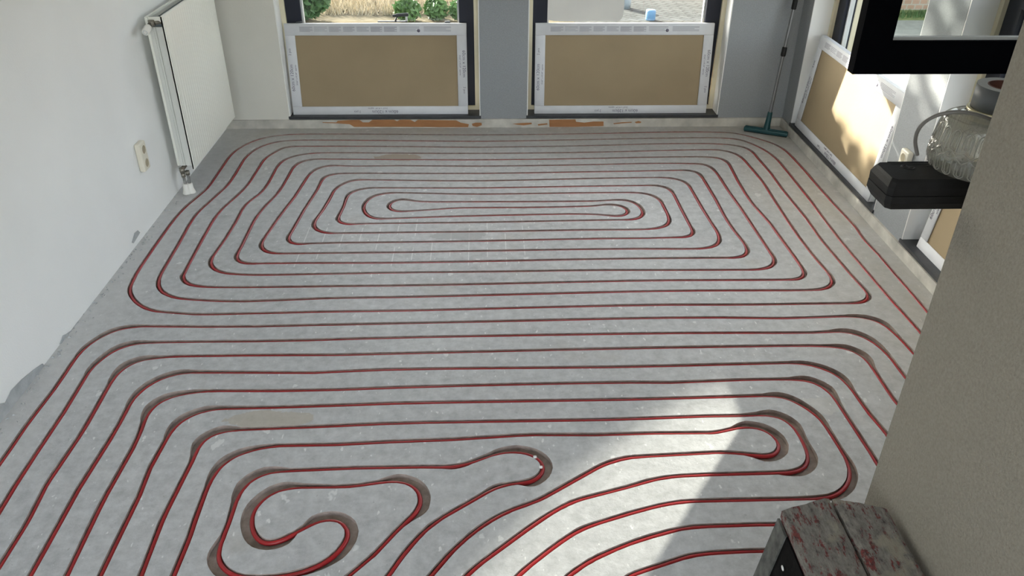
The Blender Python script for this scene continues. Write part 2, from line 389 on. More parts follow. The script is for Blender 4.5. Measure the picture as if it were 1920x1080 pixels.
up += T[10]['l'][::-1]+T[10]['m']+T[10]['r'][::-1]
for k in (8, 6, 4, 2): up += ring(k)[::-1]
UPPER = flr(up)
UPPER = [Vector((UPPER[0].x+.03, 1.62))] + UPPER + [Vector((UPPER[-1].x+.02, 1.62))]

Lf = {  # left leg from the exit up to the straight run, right leg onwards
 1: (L(0,748,20,720,60,660,100,605,140,555,180,500,220,440,255,400,300,370,350,348,420,338)+D(400,450,860,450,1400,438,1822,430), E_(0,637,400,635,800,640,1000,635,1200,627,1300,627,1400,641,1480,668,1560,728,1640,806,1697,872)),
 2: (L(0,890,50,805,100,730,150,655,200,580,240,515,270,465,310,430,350,405,400,390)+D(300,550,600,545,900,543,1300,535,1822,520), E_(0,741,500,738,900,738,1060,736,1200,728,1300,742,1400,782,1480,838,1540,898,1600,975,1643,1034)),
 3: (L(0,1052,80,925,140,808,200,722,250,645,290,575,320,522,340,490,380,454,420,438,480,431)+D(400,640,700,635,1000,630,1400,630,1822,620), E_(0,838,500,830,900,825,1060,826,1180,834)+H(1480,55,1540,80,1600,125,1650,195,1700,272,1750,347,1800,417)),
 4: (L(92,1080,150,975,200,885,240,812,290,735,340,655,370,602,390,562,430,522,480,494,540,477)+D(700,740,1100,740,1300,742,1600,728,1822,720), H(0,175,400,165,800,155,1000,150,1100,149,1200,158,1290,180,1380,218,1440,258,1500,325,1570,424,1650,532,1730,620)),
 5: (L(200,1080,230,1012,270,932,310,852,350,782,390,712,420,648,435,605,470,566,520,545)+D(600,860,900,858,1200,855,1500,848,1822,835), H(0,280,250,283,500,272,800,262,1000,260,1180,265,1260,286,1330,326,1380,376,1430,453,1500,562,1580,682,1640,772,1665,815)),
 6: (L(300,1080,350,972,390,892,420,832,450,752,480,704,505,656,545,616,600,592)+D(700,970,1000,963,1400,950,1822,935), H(0,395,400,385,700,375,900,371,1000,373,1060,384,1120,410,1200,456,1270,506,1320,564,1370,642,1420,722,1460,782,1488,850,1497,910,1480,960,1440,1008,1375,1045)+[(1500,936),(1440,937)]+G(1872,575,1750,580,1600,602,1400,652,1200,712,1050,763,950,822,850,892,750,970,620,1078)),
 7: (L(420,1080,450,1000,480,922,520,842,555,772,575,735)+F_(20,250,50,195,90,154,150,120,230,103,500,89,900,73,1400,51,1872,42), H(0,528,300,515,500,509,700,507,850,500,950,500,1030,518,1090,553,1130,603,1168,670,1203,740,1216,800,1200,848,1150,873,1080,886,900,891,600,901,400,909,250,921,100,951)+G(1400,472,1150,533,1000,577,870,641,700,751,550,861,400,970,270,1078)),
 8: (L(517,1080,540,1022,570,952)+F_(20,700,60,600,100,490,140,412,190,344,270,282,370,242,480,217,600,203,1000,196,1400,174,1872,157), G(700,130,1200,130)+H(0,628,300,620,480,620,560,622,640,609,740,582,830,580,900,592,970,632,1018,680,1023,720,1000,755,960,779,900,776,800,764,640,752,400,764,0,788)+G(1300,299,1180,337,1060,402,900,491,750,575,600,626,480,681,350,761,220,870,120,970,30,1078)),
}
S1 = F_(1060,1078,1170,990,1250,920,1330,830,1430,730,1490,680,1538,620,1552,550,1520,490,1460,450,1380,437,1260,452,1100,476,900,482,720,481,640,489,550,514,470,572,422,622,397,690,402,760,430,828,480,864,540,869,600,844,680,804,760,755,860,706,940,692,1000,702,1048,732,1072,770,1058,820,1010,890,950,958,840,1018,700,1064,520,1092,350,1094,230,1052,182,1000,167,930,200,840,240,750,270,660,300,562,330,504,380,446,460,400,540,378,700,371,900,361,1200,351,1600,346,1770,344)+G(190,344,300,316,430,267,520,243,600,241,680,248,750,277,796,330,797,370,758,420,700,444,540,463,430,502,300,581,150,661,0,765)+F_(1500,852,1400,972,1330,1078)
ret5 = [(1680,930),(1692,962),(1665,985),(1600,986),(1450,984)]+G(1872,748,1750,757,1600,792,1400,852,1250,912,1100,982,1000,1051,960,1078)
ret4 = [(1700,880),(1740,960),(1742,1010),(1700,1034),(1600,1036),(1440,1033)]+G(1872,932,1750,952,1600,1002,1450,1052,1370,1078)
def ubend(p, q, k):
    yk = 1.42-.107*k; qx = q.x-.62*(q.y-yk-.05)-.04
    return [Vector((p.x, yk+.13)), Vector((p.x+.03, yk+.06)), Vector((p.x+.10, yk+.01)), Vector(((p.x+qx)/2, yk)), Vector((qx-.12, yk)), Vector((qx-.03, yk+.02))]
W = {k: (flr(a), flr(b)) for k, (a, b) in Lf.items()}
s1 = flr(S1); r5 = flr(ret5); r4 = flr(ret4)
full = {k: W[k][0]+W[k][1] for k in W}
full[5] = full[5]+r5; full[4] = full[4]+r4
def ext(p, q, x, y): return Vector((x, y))
low = [Vector((full[2][-1].x+.16, 1.64)), Vector((full[2][-1].x+.10, 1.95))]
low += full[2][::-1]
low += ubend(full[2][0], full[4][-1], 6) + full[4][::-1]
low += ubend(full[4][0], full[6][-1], 4) + full[6][::-1]
low += ubend(full[6][0], full[8][-1], 2) + full[8][::-1]
low += ubend(full[8][0], s1[0], 0) + s1
low += ubend(full[7][0], s1[-1], 1)[::-1] + full[7]
low += ubend(full[5][0], full[7][-1], 3)[::-1] + full[5]
low += ubend(full[3][0], full[5][-1], 5)[::-1] + full[3]
low += [Vector((full[3][-1].x+.10, 1.92)), Vector((full[3][-1].x+.14, 1.64))]
single = [Vector((full[1][0].x-.0, .4)), Vector((full[1][0].x-.0, 1.3))] + full[1] + [Vector((full[1][-1].x+.09, 2.0)), Vector((full[1][-1].x+.13, 1.64))]

def resample(pts, step=.014):
    q = [pts[0]]
    for p in pts[1:]:
        if (p-q[-1]).length > .012: q.append(p)
    out = []
    n_ = len(q)
    for i in range(n_-1):
        p0 = q[max(i-1, 0)]; p1 = q[i]; p2 = q[i+1]; p3 = q[min(i+2, n_-1)]
        d1 = max((p1-p0).length, 1e-4)**.5; d2 = max((p2-p1).length, 1e-4)**.5; d3 = max((p3-p2).length, 1e-4)**.5
        m1 = ((p1-p0)/d1-(p2-p0)/(d1+d2)+(p2-p1)/d2)*d2 if i > 0 else (p2-p1)
        m2 = ((p2-p1)/d2-(p3-p1)/(d2+d3)+(p3-p2)/d3)*d2 if i < n_-2 else (p2-p1)
        k = max(1, int((p2-p1).length/step))
        for j in range(k):
            t = j/k; t2 = t*t; t3 = t2*t
            out.append(p1*(2*t3-3*t2+1)+m1*(t3-2*t2+t)+p2*(-2*t3+3*t2)+m2*(t3-t2))
    out.append(q[-1])
    for _ in range(7):
        out = [out[0]]+[(out[i-1]+out[i]*2+out[i+1])*.25 for i in range(1, len(out)-1)]+[out[-1]]
    return out
def prepare(pts, gain):
    """points, tangent normals, groove half widths to the left and the right"""
    p = resample(pts); n_ = len(p)
    tan = [(p[min(i+1, n_-1)]-p[max(i-1, 0)]).normalized() for i in range(n_)]
    cur = [0.]*n_
    for i in range(1, n_-1):
        cur[i] = tan[i-1].cross(tan[i+1])/max(.01, (p[i+1]-p[i-1]).length)
    for _ in range(12):
        cur = [cur[0]]+[(cur[i-1]+cur[i]+cur[i+1])/3 for i in range(1, n_-1)]+[cur[-1]]
    rl, rr = [], []
    for i in range(n_):
        j = .0102+random.uniform(-.0006, .0006)
        e = min(.023, max(0., (abs(cur[i])-1.9)*.0044))*gain*(0 if p[i].y < 1.68 and p[i].x > -.2 else 1)
        rl.append(j+(e if cur[i] < 0 else 0)); rr.append(j+(e if cur[i] > 0 else 0))
    keep = [0]
    for i in range(1, n_-1):
        k = keep[-1]
        if tan[i].angle(tan[k]) > .035 or (p[i]-p[k]).length > .22 or abs(rl[i]-rl[k]) > .0025 or abs(rr[i]-rr[k]) > .0025 or tan[i+1].angle(tan[k]) > .05: keep.append(i)
    keep.append(n_-1)
    return [(p[i], tan[i], rl[i], rr[i]) for i in keep]
PIPES = [prepare(UPPER, .30), prepare(low, 1.0), prepare(single, .8)]

# ------------------------------------------------------------------ floor with milled grooves
fv = [Vector((XL-.02, YR)), Vector((XR+.02, YR)), Vector((XR+.02, YB+.02)), Vector((XL-.02, YB+.02))]
ff = []
for P in PIPES:
    o = len(fv)
    for (p, t, a, b_) in P:
        nrm = Vector((-t.y, t.x)); fv += [p+nrm*a, p-nrm*b_]
    for i in range(len(P)-1):
        ff.append([o+2*i, o+2*i+1, o+2*i+3, o+2*i+2])
ov, oe, of, _, _, orig = delaunay_2d_cdt(fv, [(0, 1), (1, 2), (2, 3), (3, 0)], ff, 0, 1e-5)
fm = MB(); GD = -.0185
grid = {}
for qf in ff:
    q = [fv[i] for i in qf]
    for gx in range(int(math.floor(min(p.x for p in q)*10)), int(math.floor(max(p.x for p in q)*10))+1):
        for gy in range(int(math.floor(min(p.y for p in q)*10)), int(math.floor(max(p.y for p in q)*10))+1):
            grid.setdefault((gx, gy), []).append(q)
def inside(p):
    for q in grid.get((int(math.floor(p.x*10)), int(math.floor(p.y*10))), ()):
        for tri in ((q[0], q[1], q[2]), (q[0], q[2], q[3])):
            sg = [(tri[(i+1) % 3]-tri[i]).cross(p-tri[i]) for i in range(3)]
            if all(x >= 0 for x in sg) or all(x <= 0 for x in sg): return True
    return False
top, bot = [], []
for f in of:
    (bot if inside((ov[f[0]]+ov[f[1]]+ov[f[2]])/3) else top).append(f)
fm.add([(v.x, v.y, 0) for v in ov], top, 0)
fm.add([(v.x, v.y, GD) for v in ov], bot, 1)
cnt = {}
for f in top:
    for i in range(len(f)): cnt.setdefault(tuple(sorted((f[i], f[(i+1) % len(f)]))), [0, 0])[0] += 1
for f in bot:
    for i in range(len(f)): cnt.setdefault(tuple(sorted((f[i], f[(i+1) % len(f)]))), [0, 0])[1] += 1
NV = len(ov)
for (a, b_), (x, y) in cnt.items():
    if x == 1 and y == 1:
        fm.f.append([a, b_, NV+b_, NV+a]); fm.mi.append(1); fm.sm.append(False)
me = bpy.data.meshes.new('floor'); me.from_pydata(fm.v, [], fm.f); me.polygons.foreach_set('material_index', fm.mi); me.update()
me.materials.append(MATS['screed']); me.materials.append(MATS['groove_dust'])
bm = bmesh.new(); bm.from_mesh(me)
for f in bm.faces:
    if f.material_index == 0 and f.normal.z < 0: f.normal_flip()
    elif abs(f.normal.z) > .9 and f.normal.z < 0: f.normal_flip()
bm.to_mesh(me); bm.free()
floor = tag(link('floor', me), 'grey screed floor with milled grooves for heating pipe', kind='structure')
# slab under the floor
sl = MB().box((XL-.3, YR-.3, -.30), (XR+.36, YB+.34, -.03)).build('floor_slab', 'groove_dust', floor)

LBL = ['red heating pipe coiled in a rectangular spiral on the window half of the floor',
       'red heating pipe winding through S shaped loops on the near half of the floor',
       'single red heating pipe run skirting the left wall between the two coiled loops']
for k, P in enumerate(PIPES):
    pts = []; n_ = len(P)
    for i, (p, t, a, b_) in enumerate(P):
        z = ZP+.0012*math.sin(i*.37+k)
        nrm = Vector((-t.y, t.x)); off = 0
        if a > .0135: off = -.0012
        if b_ > .0135: off = .0012
        q = p+nrm*off; pts.append((q.x, q.y, z))
    o = MB().tube(pts, .0076, 8, up=(0, 0, 1)).build('heating_pipe', 'pipe_red')
    tag(o, LBL[k], 'heating pipe', 'red underfloor heating pipes')

# ------------------------------------------------------------------ walls
o = MB().box((XL-.25, YR, -.3), (XL, YB+TH, ZC)).build('wall_left', 'plaster_white'); tag(o, 'white plastered side wall behind the radiator', kind='structure'); wall_left = o
wb = MB()
wb.box((XL, YB, -.3), (W1[0], YB+TH, ZC), 0)
wb.box((W1[1], YB, .06), (W2[0], YB+TH, ZC), 1); wb.box((W2[1], YB, .06), (XR+TH, YB+TH, ZC), 1)
wb.box((W1[0], YB, -.3), (XR+TH, YB+TH, ZSILL-.022), 2)
for a, b_ in (W1, W2): wb.box((a, YB, ZTOP), (b_, YB+TH, ZC), 1)
o = wb.build('wall_back', ['plaster_shade', 'plaster_grey', 'kerb']); tag(o, 'window wall, white on the left and grey blue elsewhere', kind='structure')
wr = MB()
wr.box((XR, W3[1], .06), (XR+TH, YB, ZC), 0); wr.box((XR, W4[1], .06), (XR+TH, W3[0], ZC), 0); wr.box((XR, YR, .06), (XR+TH, W4[0], ZC), 0)
wr.box((XR, YR, -.3), (XR+TH, YB, ZSILL-.022), 1)
for a, b_ in (W3, W4): wr.box((XR, a, ZTOP), (XR+TH, b_, ZC), 0)
o = wr.build('wall_right', ['plaster_grey', 'kerb']); tag(o, 'grey blue window wall on the right', kind='structure')
o = MB().box((XL-.25, YR-.3, ZC), (XR+TH, YB+TH, ZC+.2)).build('ceiling', 'ceiling_white'); tag(o, 'white ceiling above the frame', kind='structure')
# rear wall: wide unseen opening, added to let in sky light as fill
rw = MB()
rw.box((XL-.25, YR-.3, -.3), (XR+TH, YR, .10)).box((XL-.25, YR-.3, 2.52), (XR+TH, YR, ZC)).box((XL-.25, YR-.3, .10), (XL+.05, YR, 2.52)).box((XR-.05, YR-.3, .10), (XR+TH, YR, 2.52)).box((.1, YR-.2, .10), (.18, YR-.1, 2.52))
o = rw.build('wall_rear', 'plaster_white'); tag(o, 'unseen rear wall with a wide opening added for sky light', kind='structure')
# stub wall in the right foreground
FX, FY = .98, 1.467
o = MB().box((FX, -.55, -.02), (1.32, FY, ZC)).build('wall_stub', 'plaster_beige'); tag(o, 'beige rough plaster stub wall in the right foreground', kind='structure')
o = MB().box((1.23, FY, -.02), (1.62, 1.80, 1.176)).build('wall_ledge', 'plaster_beige'); tag(o, 'low plastered ledge behind the stub wall', kind='structure')

# skirting strips
def skirting(name, box_, label):
    o = MB().box(*box_).build(name, 'kerb'); return tag(o, label, kind='structure')
bb = skirting('baseboard_back', ((XL, YB-.012, 0), (XR, YB, .060)), 'worn plaster skirting with bare patches below the back windows')
br = skirting('baseboard_right', ((XR-.012, YR, 0), (XR, YB-.012, .060)), 'pale plaster skirting below the right hand windows')
def patch(px, parent, name='peeled_patch', mat='wood_bare', plane='y'):
    P = [on_y(u, v, YB-.0125) if plane == 'y' else on_x(u, v, XL+.0008) for u, v in px]
    d = (0, -.0012, 0) if plane == 'y' else (.0025, 0, 0)
    return MB().prism(P, d).build(name, mat, parent)
z2 = lambda *q: [(500+x/3.6, 0+y/3.6) for x, y in zip(q[0::2], q[1::2])]
z3 = lambda *q: [(940+x/3.6, 0+y/3.6) for x, y in zip(q[0::2], q[1::2])]
patch(z2(375,824,470,826,480,815,560,810,625,808,650,826,690,826,715,808,860,808,880,818,900,808,970,808,1000,824,1020,808,1280,812,1310,828,1365,838,1360,858,1200,858,900,856,590,856,560,838,470,832,380,829), bb)
patch(z2(1385,835,1410,828,1450,828,1452,845,1420,856,1390,850), bb)
patch(z3(322,808,500,806,505,822,560,828,620,820,690,820,690,850,500,856,325,856), bb)
patch(z3(75,836,140,830,205,828,205,838,150,846,110,842), bb); patch(z3(245,838,310,832,312,840,250,848), bb)
patch(z3(755,832,820,824,880,822,880,828,820,832,760,838), bb); patch(z3(900,824,925,816,945,822,940,830,910,832), bb)
z4 = lambda *q: [(x/4.5, 560+y/4.5) for x, y in zip(q[0::2], q[1::2])]
patch(z4(-60,960,0,885,40,880,90,775,180,682,290,592,355,548,380,572,345,640,300,705,200,830,100,945,0,1062,-60,1120), wall_left, 'bare_patch', 'bare_plaster', 'x')
patch(z4(500,385,530,310,555,300,600,268,650,200,672,180,660,225,600,300,545,360), wall_left, 'bare_patch', 'bare_plaster', 'x')
patch([(247,455),(252,437),(258,432),(262,436),(256,446),(250,456)], wall_left, 'bare_patch', 'bare_plaster', 'x')

rnd = random.Random(21); cr = MB()
for _ in range(110):
    y = rnd.uniform(1.7, 4.25); x = XL+.004+abs(rnd.gauss(0, .022)); z = rnd.uniform(.003, .009)
    p = [Vector((x, y, 0))+Vector((rnd.uniform(-1, 1)*.010, rnd.uniform(-1, 1)*.012, 0)) for _ in range(3)]
    cr.add([(max(q.x, XL+.001), q.y, .0004) for q in p]+[(max(sum(q.x for q in p)/3, XL+.001), sum(q.y for q in p)/3, z)], [(0, 1, 2), (0, 1, 3), (1, 2, 3), (2, 0, 3)])
tag(cr.build('plaster_crumbs', 'bare_plaster'), 'grey plaster crumbs lying along the foot of the left wall', 'crumbs', kind='stuff')

# ------------------------------------------------------------------ windows
def window(name, M, wdt, label, open_upper=False):
    """local frame: x along the wall 0..wdt, y outward from the inner wall face, z up"""
    root = empty(name); root.matrix_world = M; tag(root, label, kind='structure')
    def bx(nm, a, b_, mat, par=root): return MB().box(a, b_).build(nm, mat, par)
    bx('sill', (-.004, -.008, ZSILL-.018), (wdt+.004, .13, ZSILL), 'sill_dark')
    for x0, x1 in ((0, .006), (wdt-.006, wdt)): bx('reveal', (x0, .001, ZSILL), (x1, .135, ZTOP), 'reveal_white')
    bx('reveal_head', (.006, .001, ZTOP-.006), (wdt-.006, .135, ZTOP), 'reveal_white')
    # cream outer frame
    fr = MB()
    fr.box((.0, .125, ZSILL), (.036, .30, ZTOP)).box((wdt-.036, .125, ZSILL), (wdt, .30, ZTOP)).box((.036, .125, ZTOP-.036), (wdt-.036, .30, ZTOP)).box((.036, .125, ZSILL-.02), (wdt-.036, .30, ZSILL+.026))
    fr.build('outer_frame', 'cream_wood', root)
    a, b_, z0, z1 = .036, wdt-.036, ZSILL+.026, ZTOP-.036
    fw = .098
    bx('stile', (a, .145, z0), (a+fw, .215, z1), 'navy_frame'); bx('stile', (b_-fw, .145, z0), (b_, .215, z1), 'navy_frame')
    bx('rail', (a+fw, .145, z0), (b_-fw, .215, z0+fw), 'navy_frame'); bx('rail', (a+fw, .145, z1-fw), (b_-fw, .215, z1), 'navy_frame')
    bx('transom', (a+fw, .145, ZTR0), (b_-fw, .215, ZTR1), 'navy_frame')
    spans = [(z0+fw, ZTR0)]+([] if open_upper else [(ZTR1, z1-fw)])
    for p0, p1 in spans:
        bead = MB()
        bead.box((a+fw, .168, p0), (a+fw+.012, .198, p1)).box((b_-fw-.012, .168, p0), (b_-fw, .198, p1)).box((a+fw+.012, .168, p0), (b_-fw-.012, .198, p0+.012)).box((a+fw+.012, .168, p1-.012), (b_-fw-.012, .198, p1))
        bead.build('glazing_bead', 'gasket', root)
        MB().add([(a+fw+.004, .183, p0), (b_-fw-.004, .183, p0), (b_-fw-.004, .183, p1), (a+fw+.004, .183, p1)], [(0, 1, 2, 3)]).build('pane', 'window_glass', root)
    return root
def frameM(origin, xdir, ydir):
    Mx = Matrix.Identity(4)
    for i in range(3): Mx[i][0] = xdir[i]; Mx[i][1] = ydir[i]; Mx[i][3] = origin[i]
    return Mx
window('window_1', frameM((W1[0], YB, 0), (1, 0, 0), (0, 1, 0)), W1[1]-W1[0], 'dark framed back window nearest the radiator')
window('window_2', frameM((W2[0], YB, 0), (1, 0, 0), (0, 1, 0)), W2[1]-W2[0], 'dark framed back window nearest the squeegee')
window('window_3', frameM((XR, W3[1], 0), (0, -1, 0), (1, 0, 0)), W3[1]-W3[0], 'dark framed side window behind the sunlit tile pack')
w4 = window('window_4', frameM((XR, W4[1], 0), (0, -1, 0), (1, 0, 0)), W4[1]-W4[0], 'dark framed side window with its upper sash swung into the room', True)
# open sash of window 4, hinged on the near jamb, square to the wall
sx0, sx1, sy, sz0, sz1 = 1.030, 2.205, 2.20, 1.302, 2.30
sash = MB(); fw = .091
for a, b_ in (((sx0, sy, sz0), (sx1, sy+.038, sz0+fw)), ((sx0, sy, sz1-fw), (sx1, sy+.038, sz1)), ((sx0, sy, sz0+fw), (sx0+fw, sy+.038, sz1-fw)), ((sx1-fw, sy, sz0+fw), (sx1, sy+.038, sz1-fw))):
    sash.box(a, b_)
so = sash.build('open_sash', 'black_sash'); child_world(so, w4)
g = MB(); gx0, gx1, gz0, gz1 = sx0+fw, sx1-fw, sz0+fw, sz1-fw
g.box((gx0, sy+.014, gz0), (gx1, sy+.030, gz0+.008)).box((gx0, sy+.014, gz0+.008), (gx0+.004, sy+.03, gz1)).box((gx1-.004, sy+.014, gz0+.008), (gx1, sy+.03, gz1))
child_world(g.build('gasket', 'gasket'), so)
gp = MB().add([(gx0+.004, sy+.03, gz0+.008), (gx1-.004, sy+.03, gz0+.008), (gx1-.004, sy+.03, gz1), (gx0+.004, sy+.03, gz1)], [(0, 1, 2, 3)]).build('pane', 'window_glass'); child_world(gp, so)

# ------------------------------------------------------------------ radiator
rad = empty('radiator', (XL+.08, 4.70, .15)); tag(rad, 'cream white panel radiator with thermostat valve on the left wall', 'radiator')
rx0, rx1, ry0, ry1, rz0, rz1 = XL+.040, -1.644, 4.285, 5.145, .150, .992
def ribbed(x_out, x_in, sgn):
    """pressed steel panel with shallow upright ribs"""
    n_ = 176; prof = []
    for i in range(n_+1):
        y = ry0+(ry1-ry0)*i/n_; ph = ((y-ry0-.02) % .0335)/.0335
        d = .0013*max(0, math.cos(2*PI*ph))**.5 if .025 < y-ry0 < (ry1-ry0)-.025 and math.cos(2*PI*ph) > 0 else 0
        prof.append((x_out-sgn*.0022+sgn*d, y))
    mb = MB(); za, zb = rz0+.03, rz1-.035
    rows = [(rz0, -.006), (rz0+.006, 0), (za, 0), (zb, 0), (rz1-.006, 0), (rz1, -.006)]
    vs = []
    for r_i, (z, ins) in enumerate(rows):
        for (x, y) in prof:
            flat = x_out-sgn*.0022
            vs.append(((x if r_i in (2, 3) else flat)+sgn*ins, y, z))
    k = n_+1; fs = [(r_*k+i, r_*k+i+1, (r_+1)*k+i+1, (r_+1)*k+i) for r_ in range(len(rows)-1) for i in range(n_)]
    mb.add(vs, fs, 0, False)
    mb.box((min(x_in, x_out-sgn*.009), ry0, rz0), (max(x_in, x_out-sgn*.009), ry1, rz1))
    for y in (ry0, ry1-.001): mb.box((min(x_in, x_out-sgn*.003), y, rz0+.003), (max(x_in, x_out-sgn*.003), y+.001, rz1-.003))
    return mb
child_world(ribbed(rx1, rx1-.016, 1).build('front_panel', 'enamel'), rad)
child_world(MB().bbox((rx0, ry0+.004, rz0+.02), (rx0+.016, ry1-.004, rz1-.004), .003).build('rear_panel', 'enamel'), rad)
cv = MB()
for i in range(46):
    y = ry0+.05+i*.0165; cv.box((rx0+.017, y, rz0+.05), (rx1-.017, y+.0012, rz1-.03))
child_world(tag(cv.build('convector_fins', 'fin_grey'), kind='stuff'), rad)
for y0, y1 in ((ry0+.004, ry0+.010), (ry1-.010, ry1-.004)):   # side cover at both ends: two channels with a dark slot
    sd = MB().box((rx0+.016, y0, rz0+.022), (rx0+.046, y1, rz1-.055)).box((rx0+.052, y0, rz0+.022), (rx1-.016, y1, rz1-.055)).box((rx0+.024, y0-.004, rz0+.03), (rx0+.036, y0, rz1-.06)).box((rx0+.03, y1, rz0+.022), (rx1-.03, y1+.002, rz1-.055))
    child_world(sd.build('side_cover', 'enamel_side'), rad)
child_world(MB().box((rx0+.016, ry0+.012, rz1-.012), (rx0+.020, ry1-.012, rz1-.002)).box((rx1-.020, ry0+.012, rz1-.012), (rx1-.016, ry1-.012, rz1-.002)).box((rx0+.02, ry0+.006, rz1-.03), (rx1-.02, ry0+.012, rz1-.004)).build('top_trim', 'enamel'), rad)
vy = ry0-.035; vx = XL+.072; vz = .948
child_world(MB().tube([(rx1-.02, ry0+.02, vz+.012), (vx+.02, ry0-.004, vz+.012)], .0095, 12).tube([(vx, ry0+.01, vz+.012), (vx, vy+.01, vz+.006)], [.014, .012], 12).lathe([(.0, -.014), (.017, -.014), (.017, .014), (0, .014)], 6, (vx+.004, ry0-.006, vz+.012)).build('valve_body', 'brass_dull'), rad)
hd = MB(); Mh = Matrix.Translation((vx-.004, vy+.004, vz)) @ Matrix.Rotation(PI/2+.25, 4, 'X')
hd.lathe([(0, .062), (.014, .062), (.0175, .059), (.0195, .052), (.0195, .02), (.017, .006), (.012, 0)], 24, M=Mh)
vh = hd.build('valve_head', 'plastic_white'); child_world(vh, rad)
mk = MB(); mk.lathe([(.008, .0625), (.010, .0632), (.012, .0625)], 24, M=Mh, closed=True); child_world(mk.build('dial_ring', 'gasket'), vh)
# lower valve and pipes
lx, ly = XL+.062, ry0+.012
lv = MB().tube([(lx+.012, ly+.02, rz0+.012), (lx+.004, ly-.012, rz0+.004)], .012, 10).lathe([(0, -.013), (.015, -.013), (.015, .013), (0, .013)], 6, (lx, ly-.012, rz0-.004)).lathe([(0, -.012), (.0125, -.012), (.0125, .012), (0, .012)], 6, (lx, ly-.010, rz0-.034)).lathe([(0, -.012), (.0125, -.012), (.0125, .012), (0, .012)], 6, (lx+.022, ly+.002, rz0-.026))
child_world(lv.build('lockshield_valve', 'brass_dull'), rad)
for dx, dy in ((0, -.010), (.022, .002)):
    child_world(MB().tube([(lx+dx, ly+dy, .0), (lx+dx, ly+dy, rz0-.03)], .0075, 12).build('pipe', 'pipe_steel'), rad)
    child_world(MB().lathe([(.0085, .062), (.0125, .062), (.0145, .055), (.0165, .030), (.024, .008), (.026, .001), (.0085, .001)], 20, (lx+dx, ly+dy, 0), closed=True).build('pipe_collar', 'plastic_white'), rad)
for y in (ry0+.12, ry1-.12):
    for z in (rz0+.1, rz1-.2): child_world(MB().box((XL+.0005, y-.015, z), (rx0, y+.015, z+.1)).build('wall_bracket', 'enamel_side'), rad)

# ------------------------------------------------------------------ sockets
def socket(name, M, label, wd=.078, ht=.150):
    root = empty(name); root.matrix_world = M; tag(root, label, 'socket', 'double wall sockets')
    MB().bbox((-wd/2, -.030, -ht/2), (wd/2, 0, ht/2), .008, seg=3).build('plate', 'plastic_cream', root)
    for z in (-.036, .036):
        mo = Matrix.Translation((0, -.0303, z)) @ Matrix.Rotation(PI/2, 4, 'X')
        ot = MB().lathe([(.0255, -.001), (.0255, .0018), (.0225, .0018), (.0215, -.0005), (0, -.0005)], 24, M=mo).build('outlet', 'plastic_cream', root)
        MB().lathe([(.0218, .0006), (0, .0006)], 24, M=mo).build('recess', 'plastic_tan', ot)
    return root
socket('wall_socket', frameM((XL, 3.94, .371), (0, 1, 0), (-1, 0, 0)), 'cream double socket on the white wall left of the radiator')
socket('wall_socket', frameM((XR, 3.635, .425), (0, -1, 0), (1, 0, 0)), 'cream double socket on the grey pier behind the black case')

